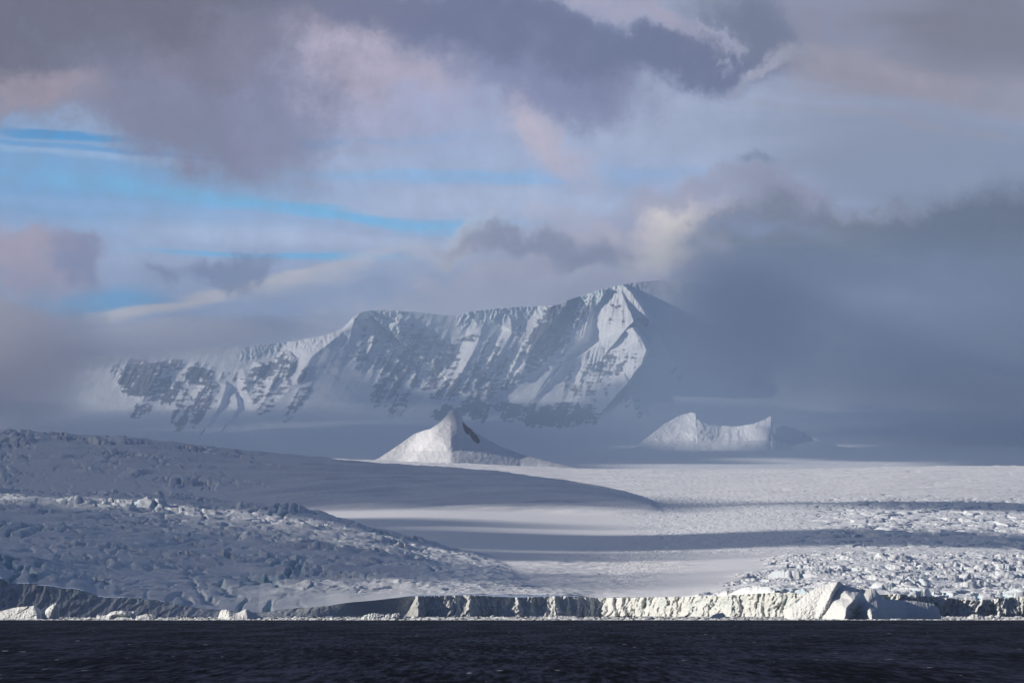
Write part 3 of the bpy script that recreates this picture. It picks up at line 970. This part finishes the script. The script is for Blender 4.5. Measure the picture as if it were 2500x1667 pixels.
# broken cornice ice under the plateau edge
rim = sstep(60, 8, R - top) * sstep(1110, 1130, P) * sstep(1570, 1500, P) + sstep(50, 8, R - top) * sstep(560, 600, P) * sstep(850, 800, P) \
      + ell(P, R, 950, 785, 60, 22, 10, .4)
rim = np.clip(rim, 0, 1)
D -= rim * (20 * fbm(P / 15, R / 26, 4, 320, ridged=True, gain=.6) + 26 * sstep(60, 0, R - top) * 0)
D -= 30 * fbm(P / 260, R / 160, 4, 330) * (0.4 + .6 * steep) + (1 - steep) * 60 * fbm(P / 240, R / 26, 4, 331)
X = SX(P, D); Z = RZ(R, D)
# plateau and far side
ex_d = [60, 220, 600, 1500, 3200]
ex_z = [2, 6, 4, -60, -700]
rows = [(X, D, Z)]
Xs = [X]; Ys = [D]; Zs = [Z]
for dy, dz in zip(ex_d, ex_z):
    Yn = D[-1:] * 0 + np.maximum(D[-1:], 28300) + dy
    Xs.append(X[-1:] * 1.0); Ys.append(Yn); Zs.append(Z[-1:] + dz - 0 * Yn)
ext = np.zeros((5, X.shape[1]))
iceA = np.clip(rim * 1.0 + 0.12, 0, 1)
grid_mesh("mountain", np.vstack(Xs), np.vstack(Ys), np.vstack(Zs), M_mount,
          attrs={'rock': np.vstack([rockm, ext]), 'ice': np.vstack([iceA, ext])}, kind='structure',
          label='snow covered mountain with rock bands and a fluted summit under cloud')


def hill(name, top, prof, x0, x1, rbot, ridges, label, rocks=(), noise=10, tilt=None):
    p = np.arange(x0, x1 + .1, 1.6)
    P, TT = np.meshgrid(p, np.linspace(0, 1, 130))
    tp = interp(P, top) + 0.8 * fbm(P / 9, P * 0, 4, 19)
    R = rbot + (np.minimum(tp, rbot - 1) - rbot) * TT
    D0_ = interp(R, prof)
    D = np.zeros_like(P)
    wx = 5 * fbm(P / 30, R / 30, 4, 111)
    for pts, wl, wr in ridges:
        D = D - ridge(P + wx * .6, R + wx * .3, pts, wl, wr, 1.0, 0.0)
    kx = np.exp(-0.5 * (np.arange(-8, 9) / 3.5) ** 2); kx /= kx.sum()
    for ax in (0, 1):
        D = np.apply_along_axis(lambda v: np.convolve(np.pad(v, 8, mode='edge'), kx, mode='valid'), ax, D)
    D += D0_
    if tilt:
        D += tilt[1] * np.clip(P - tilt[0], 0, 170) ** 1.0
    D -= noise * fbm(P / 24, R / 24, 5, 410, ridged=True) + noise * .3 * fbm(P / 6, R / 8, 3, 411)
    zone = np.zeros_like(P)
    for cx, cy, rx, ry, rot, s_ in rocks:
        zone = np.maximum(zone, s_ * ell(P, R, cx, cy, rx, ry, rot, .3))
    rk = sstep(0, .12, zone - .45 + .6 * fbm(P / 9, R / 6, 4, 412)) * (zone > .05)
    X = SX(P, D); Z = RZ(R, D)
    Xs = [X]; Ys = [D]; Zs = [Z]
    for dy, kz in ((40, .97), (200, .7), (600, .2), (1200, -.2)):
        Ys.append(D[-1:] + dy); Xs.append(X[-1:]); Zs.append(Z[0:1] + (Z[-1:] - Z[0:1]) * kz)
    ext = np.zeros((4, X.shape[1]))
    return grid_mesh(name, np.vstack(Xs), np.vstack(Ys), np.vstack(Zs), M_mount,
                     attrs={'rock': np.vstack([rk, ext]), 'ice': np.vstack([rk * 0 + .1, ext])}, kind='structure', label=label)


hill("foothill", [(850, 1133), (900, 1128), (925, 1118), (965, 1092), (1010, 1060), (1030, 1052), (1052, 1046), (1075, 1030), (1092, 1012), (1105, 1004), (1118, 1004),
                  (1126, 1012), (1132, 1030), (1140, 1040), (1160, 1054), (1185, 1070), (1220, 1088), (1270, 1107), (1330, 1124), (1380, 1136), (1440, 1150)],
     [(1000, 22420), (1030, 22260), (1060, 22080), (1100, 21850), (1140, 21450), (1156, 21000)], 850, 1440, 1156,
     [([(1040, 1036, 60), (1066, 1056, 190), (1084, 1076, 230), (1108, 1125, 260)], 210, 200),
      ([(1112, 1002, 60), (1116, 1025, 90), (1122, 1050, 40)], 40, 16)],
     'sunlit snow cone standing at the foot of the mountain', rocks=[(1142, 1042, 12, 20, -20, .85), (1158, 1066, 20, 8, 50, .8)], noise=7, tilt=(1100, 2.0))
hill("snow_ridge", [(1540, 1100), (1570, 1075), (1600, 1052), (1622, 1034), (1660, 1014), (1688, 1006), (1698, 1008), (1702, 1022), (1712, 1031), (1745, 1038), (1800, 1041),
                    (1840, 1034), (1868, 1023), (1882, 1015), (1886, 1034), (1893, 1046), (1912, 1038), (1930, 1042), (1960, 1054), (1985, 1068), (2010, 1078),
                    (2034, 1078), (2050, 1094), (2075, 1108), (2120, 1117), (2200, 1122), (2300, 1128)],
     [(1000, 25480), (1040, 25380), (1075, 25250), (1100, 25000), (1130, 24300), (1150, 23400)], 1540, 2300, 1150,
     [([(1690, 1005, 40), (1702, 1030, 75), (1700, 1055, 75), (1690, 1080, 40)], 90, 60),
      ([(1882, 1014, 110), (1890, 1045, 190), (1880, 1065, 190), (1850, 1095, 80)], 180, 60)],
     'sunlit sharp snow ridge with two horns right of the mountain foot', noise=8)
hill("far_hill", [(1880, 1110), (1930, 1045), (2000, 1034), (2060, 1040), (2120, 1052), (2180, 1044), (2220, 1028), (2244, 1012), (2262, 1016), (2285, 1038), (2330, 1065), (2380, 1092), (2450, 1110), (2520, 1130)],
     [(1000, 27300), (1060, 26900), (1100, 26200), (1140, 24600)], 1880, 2520, 1140,
     [([(2250, 1012, 60), (2270, 1040, 120), (2290, 1080, 60)], 90, 60), ([(2040, 1036, 30), (2060, 1060, 60), (2080, 1090, 30)], 80, 60)],
     'dim hill fading into cloud at the right', noise=14)

# ------------------------------------------------------------------ shading cloud deck (out of view, added and shaped to throw the planned shade)
ZC = 4300.0
def to_deck(px, row, Y, zg=None):
    x = SX(px, Y)
    zz = RZ(row, Y) if zg is None else zg
    k = (ZC - zz) / S[2]
    return x + S[0] * k, Y + S[1] * k

# px, row, Y, rx (m), ry (m), weight
SHADE = [
    (250, 1400, 6100, 900, 900, 1.3), (700, 1400, 6300, 420, 700, 1.0), (-100, 1440, 5300, 600, 350, 1.3),
    (300, 1300, 7000, 380, 260, .8),
    (300, 1110, 13600, 900, 1500, 1.2), (800, 1150, 13700, 800, 1100, 1.1), (1150, 1175, 13700, 420, 750, 1.0), (1380, 1200, 13700, 260, 450, .9),
    (400, 1180, 10500, 500, 1300, .8),
    (1200, 1320, 9200, 520, 800, .85), (1700, 1320, 9300, 650, 850, .85), (2150, 1310, 9300, 420, 420, .8), (2500, 1340, 9400, 400, 800, .9),
    (2450, 1220, 13300, 500, 700, .7),
    (300, 1100, 24500, 1700, 1900, 1.4), (1250, 1110, 25200, 900, 1700, 1.4), (1500, 1090, 24700, 420, 1300, 1.2), (1000, 1040, 26500, 1100, 1100, 1.3),
    (2200, 1110, 25000, 900, 1400, 1.0), (1900, 1080, 26800, 900, 700, .9), (2500, 1120, 24500, 800, 1700, 1.2),
    (1850, 870, 26400, 800, 1000, 1.2), (2050, 960, 26600, 800, 1000, 1.2),
    (-100, 1020, 26300, 1100, 1600, 1.3), (600, 1020, 26300, 1100, 1600, 1.4), (1200, 1020, 26300, 1000, 1600, 1.4), (1700, 1020, 26300, 900, 1600, 1.3), (2250, 1020, 26300, 1000, 1600, 1.2),
    (400, 1240, 7900, 760, 420, .78), (1300, 1090, 21900, 260, 520, 1.8),
    (2480, 860, 26300, 800, 1300, 1.1), (2350, 680, 27000, 600, 900, .9), (2700, 900, 26300, 900, 1500, 1.4),
]
LIGHT = [
    (1000, 1070, 21950, 300, 420, 1.6), (30, 830, 27000, 900, 800, 1.4), (1250, 850, 28450, 1500, 360, 1.4), (1760, 1050, 25250, 560, 330, 1.5), (1300, 1110, 18000, 3000, 2300, 1.6),
    (1000, 1330, 7000, 200, 150, .3), (1280, 1480, 5500, 230, 260, 1.2), (1150, 1262, 12000, 650, 420, .9), (1900, 1250, 12300, 700, 500, .6), (430, 790, 27200, 700, 500, .8), (2350, 1440, 5900, 900, 700, .8),
]
gx = np.arange(-15000, -3500, 60.0)
gy = np.arange(1500, 31500, 60.0)
GX, GY = np.meshgrid(gx, gy)
fld = np.zeros_like(GX)
GX0, GY0 = GX, GY
GX = GX + 420 * fbm(GX0 / 1500, GY0 / 900, 4, 520)
GY = GY + 420 * fbm(GX0 / 1300, GY0 / 1000, 4, 521) + 330 * fbm(GX0 / 560, GY0 / 900, 4, 522)
for px, row, Yd, rx, ry, w in SHADE:
    cx, cy = to_deck(px, row, Yd)
    fld = np.maximum(fld, w * np.exp(-(((GX - cx) / rx) ** 2 + ((GY - cy) / ry) ** 2) ** 1.4 * 0.7))
for px, row, Yd, rx, ry, w in LIGHT:
    cx, cy = to_deck(px, row, Yd)
    fld -= w * np.exp(-(((GX - cx) / rx) ** 2 + ((GY - cy) / ry) ** 2) ** 1.6)
fld += 0.44 * fbm(GX / 700, GY / 420, 6, 501, gain=.6) + 0.10 * fbm(GX / 200, GY / 160, 4, 502)
GX, GY = GX0, GY0
cm = bpy.data.materials.new("shade_cloud")
cm.use_nodes = True
cb = cm.node_tree.nodes['Principled BSDF']
ctr = node(cm.node_tree, 'ShaderNodeBsdfTransparent')
cmx = node(cm.node_tree, 'ShaderNodeMixShader')
cmx.inputs[0].default_value = 0.36          # thin cloud: some sun comes through each skin
cm.node_tree.links.new(cb.outputs[0], cmx.inputs[1])
cm.node_tree.links.new(ctr.outputs[0], cmx.inputs[2])
cm.node_tree.links.new(cmx.outputs[0], cm.node_tree.nodes['Material Output'].inputs['Surface'])
cb.inputs['Base Color'].default_value = (0.9, 0.9, 0.92, 1)
cb.inputs['Roughness'].default_value = 1.0
cb.inputs['Specular IOR Level'].default_value = 0.0
tk = np.clip(fld - 0.45, 0, 1)
on = tk > 0
keep = on[:-1, :-1] | on[1:, :-1] | on[:-1, 1:] | on[1:, 1:]
h, w = GX.shape
hgt = 110 * np.sqrt(tk) * (1 + .3 * fbm(GX / 300, GY / 300, 4, 503))
idx = np.arange(h * w).reshape(h, w)
q = np.stack([idx[:-1, :-1], idx[:-1, 1:], idx[1:, 1:], idx[1:, :-1]], -1)[keep].reshape(-1, 4)
vt = np.stack([GX, GY, ZC + hgt * 0.7 + .5], -1).reshape(-1, 3)
vb = np.stack([GX, GY, ZC - hgt * 0.3 - .5], -1).reshape(-1, 3)
faces = np.vstack([q, (q + h * w)[:, ::-1]])
used = np.unique(faces)
remap = np.full(2 * h * w, -1); remap[used] = np.arange(len(used))
me = bpy.data.meshes.new("shade_cloud_deck")
me.from_pydata(np.vstack([vt, vb])[used].tolist(), [], remap[faces].tolist())
me.polygons.foreach_set("use_smooth", np.ones(len(faces), bool))
me.materials.append(cm)
o = bpy.data.objects.new("shade_cloud_deck", me)
C.objects.link(o)
o['kind'] = 'stuff'
o['label'] = 'unseen broken cloud layer added to shade parts of the glacier and mountain'


# ------------------------------------------------------------------ cloud banks around the mountain (volumes)
def cloud_bank(name, px, row, Yd, rx, ry, rz, dens, colr, rot, label, nscale=1.3, thr=(0.38, 0.72), aniso=0.2, soft=1.0):
    """ellipsoid of mist; radii in metres"""
    import bmesh
    bm = bmesh.new()
    bmesh.ops.create_icosphere(bm, subdivisions=3, radius=1.0)
    me = bpy.data.meshes.new(name); bm.to_mesh(me); bm.free()
    o = bpy.data.objects.new(name, me)
    C.objects.link(o)
    o.location = (SX(px, Yd), Yd, RZ(row, Yd))
    o.scale = (rx, ry, rz)
    o.rotation_euler = (0, math.radians(rot), 0)
    o['kind'] = 'stuff'
    o['label'] = label
    m = bpy.data.materials.new(name + "_mist")
    m.use_nodes = True
    t = m.node_tree
    t.nodes.clear()
    out = node(t, 'ShaderNodeOutputMaterial')
    vol = node(t, 'ShaderNodeVolumePrincipled')
    vol.inputs['Color'].default_value = colr + (1,)
    vol.inputs['Anisotropy'].default_value = aniso
    tcn = node(t, 'ShaderNodeTexCoord')
    ln_ = node(t, 'ShaderNodeVectorMath', operation='LENGTH')
    t.links.new(tcn.outputs['Object'], ln_.inputs[0])
    nz = node(t, 'ShaderNodeTexNoise')
    nz.inputs['Scale'].default_value = nscale
    nz.inputs['Detail'].default_value = 4
    nz.inputs['Roughness'].default_value = 0.6
    mp = node(t, 'ShaderNodeMapping')
    mp.inputs['Location'].default_value = (px * .01, row * .013, 0)
    t.links.new(tcn.outputs['Object'], mp.inputs[0])
    t.links.new(mp.outputs[0], nz.inputs['Vector'])
    r = math_n(t, 'ADD', ln_.outputs['Value'], math_n(t, 'MULTIPLY', math_n(t, 'SUBTRACT', 0.5, nz.outputs[0]), 0.9))
    fall = node(t, 'ShaderNodeMapRange', interpolation_type='SMOOTHSTEP')
    t.links.new(r, fall.inputs[0])
    fall.inputs[1].default_value = 0.95
    fall.inputs[2].default_value = 0.95 - 0.75 * soft
    fall.inputs[3].default_value = 0.0
    fall.inputs[4].default_value = dens
    edge_ = node(t, 'ShaderNodeMapRange')
    t.links.new(ln_.outputs['Value'], edge_.inputs[0])
    edge_.inputs[1].default_value = 0.98
    edge_.inputs[2].default_value = 0.8
    t.links.new(math_n(t, 'MULTIPLY', fall.outputs[0], edge_.outputs[0]), vol.inputs['Density'])
    t.links.new(vol.outputs[0], out.inputs['Volume'])
    me.materials.append(m)
    return o


cloud_bank("cloud_bank", 0, 880, 27000, 700, 800, 480, 0.0038, (.84, .80, .84), 0, 'grey cloud bank hiding the left end of the mountain')
cloud_bank("cloud_bank", 360, 835, 27200, 1000, 600, 170, 0.0034, (.92, .91, .95), -6, 'pale cloud hanging over the left summit plateau')
cloud_bank("cloud_bank", 640, 815, 27600, 700, 400, 130, 0.0022, (.93, .92, .97), -8, 'thin pale cloud trailing along the crest left of the dome', nscale=2.0)
cloud_bank("cloud_bank", 1850, 750, 26600, 700, 550, 420, 0.0045, (.80, .86, .96), 0, 'blue grey fog swallowing the ridge right of the summit')
cloud_bank("cloud_bank", 1790, 900, 26400, 640, 480, 560, 0.0024, (.74, .84, 1.0), 0, 'thin blue mist in front of the shaded flank right of the summit', nscale=1.8)
cloud_bank("cloud_bank", 2280, 860, 26300, 1650, 900, 600, 0.0028, (.86, .89, .98), 0, 'dark grey cloud bank hiding the right side of the mountain')
cloud_bank("cloud_bank", 1960, 660, 27000, 900, 700, 190, 0.0030, (.76, .80, .88), 3, 'grey cloud layer touching the mountain summit from the right')
cloud_bank("mist", 1300, 1050, 26500, 7000, 5500, 1300, 1.5e-4, (.61, .80, 1.0), 0, 'thin blue mist filling the basin below the mountain', soft=.5)
cloud_bank("cloud_bank", 2450, 1040, 25600, 900, 500, 330, 0.0022, (.76, .80, .88), 0, 'low mist over the hills at the far right')

# ------------------------------------------------------------------ haze
me = bpy.data.meshes.new("haze")
x0, x1, y0, y1, zb, zt = -12000, 12000, -3000, 33500, -6.0, 2250.0
vs = [(x0, y0, zb), (x1, y0, zb), (x1, y1, zb), (x0, y1, zb), (x0, y0, zt), (x1, y0, zt), (x1, y1, zt), (x0, y1, zt)]
fs = [(0, 3, 2, 1), (4, 5, 6, 7), (0, 1, 5, 4), (1, 2, 6, 5), (2, 3, 7, 6), (3, 0, 4, 7)]
me.from_pydata(vs, [], fs)
hz = bpy.data.objects.new("haze", me)
C.objects.link(hz)
hz['kind'] = 'stuff'
hz['label'] = 'thin blue haze between the camera and the mountain'
m = bpy.data.materials.new("haze_air")
m.use_nodes = True
t = m.node_tree
t.nodes.clear()
out = node(t, 'ShaderNodeOutputMaterial')
vol = node(t, 'ShaderNodeVolumePrincipled')
vol.inputs['Color'].default_value = (0.58, 0.75, 1.0, 1)
vol.inputs['Density'].default_value = 0.8e-5
vol.inputs['Anisotropy'].default_value = 0.0
t.links.new(vol.outputs[0], out.inputs['Volume'])
me.materials.append(m)
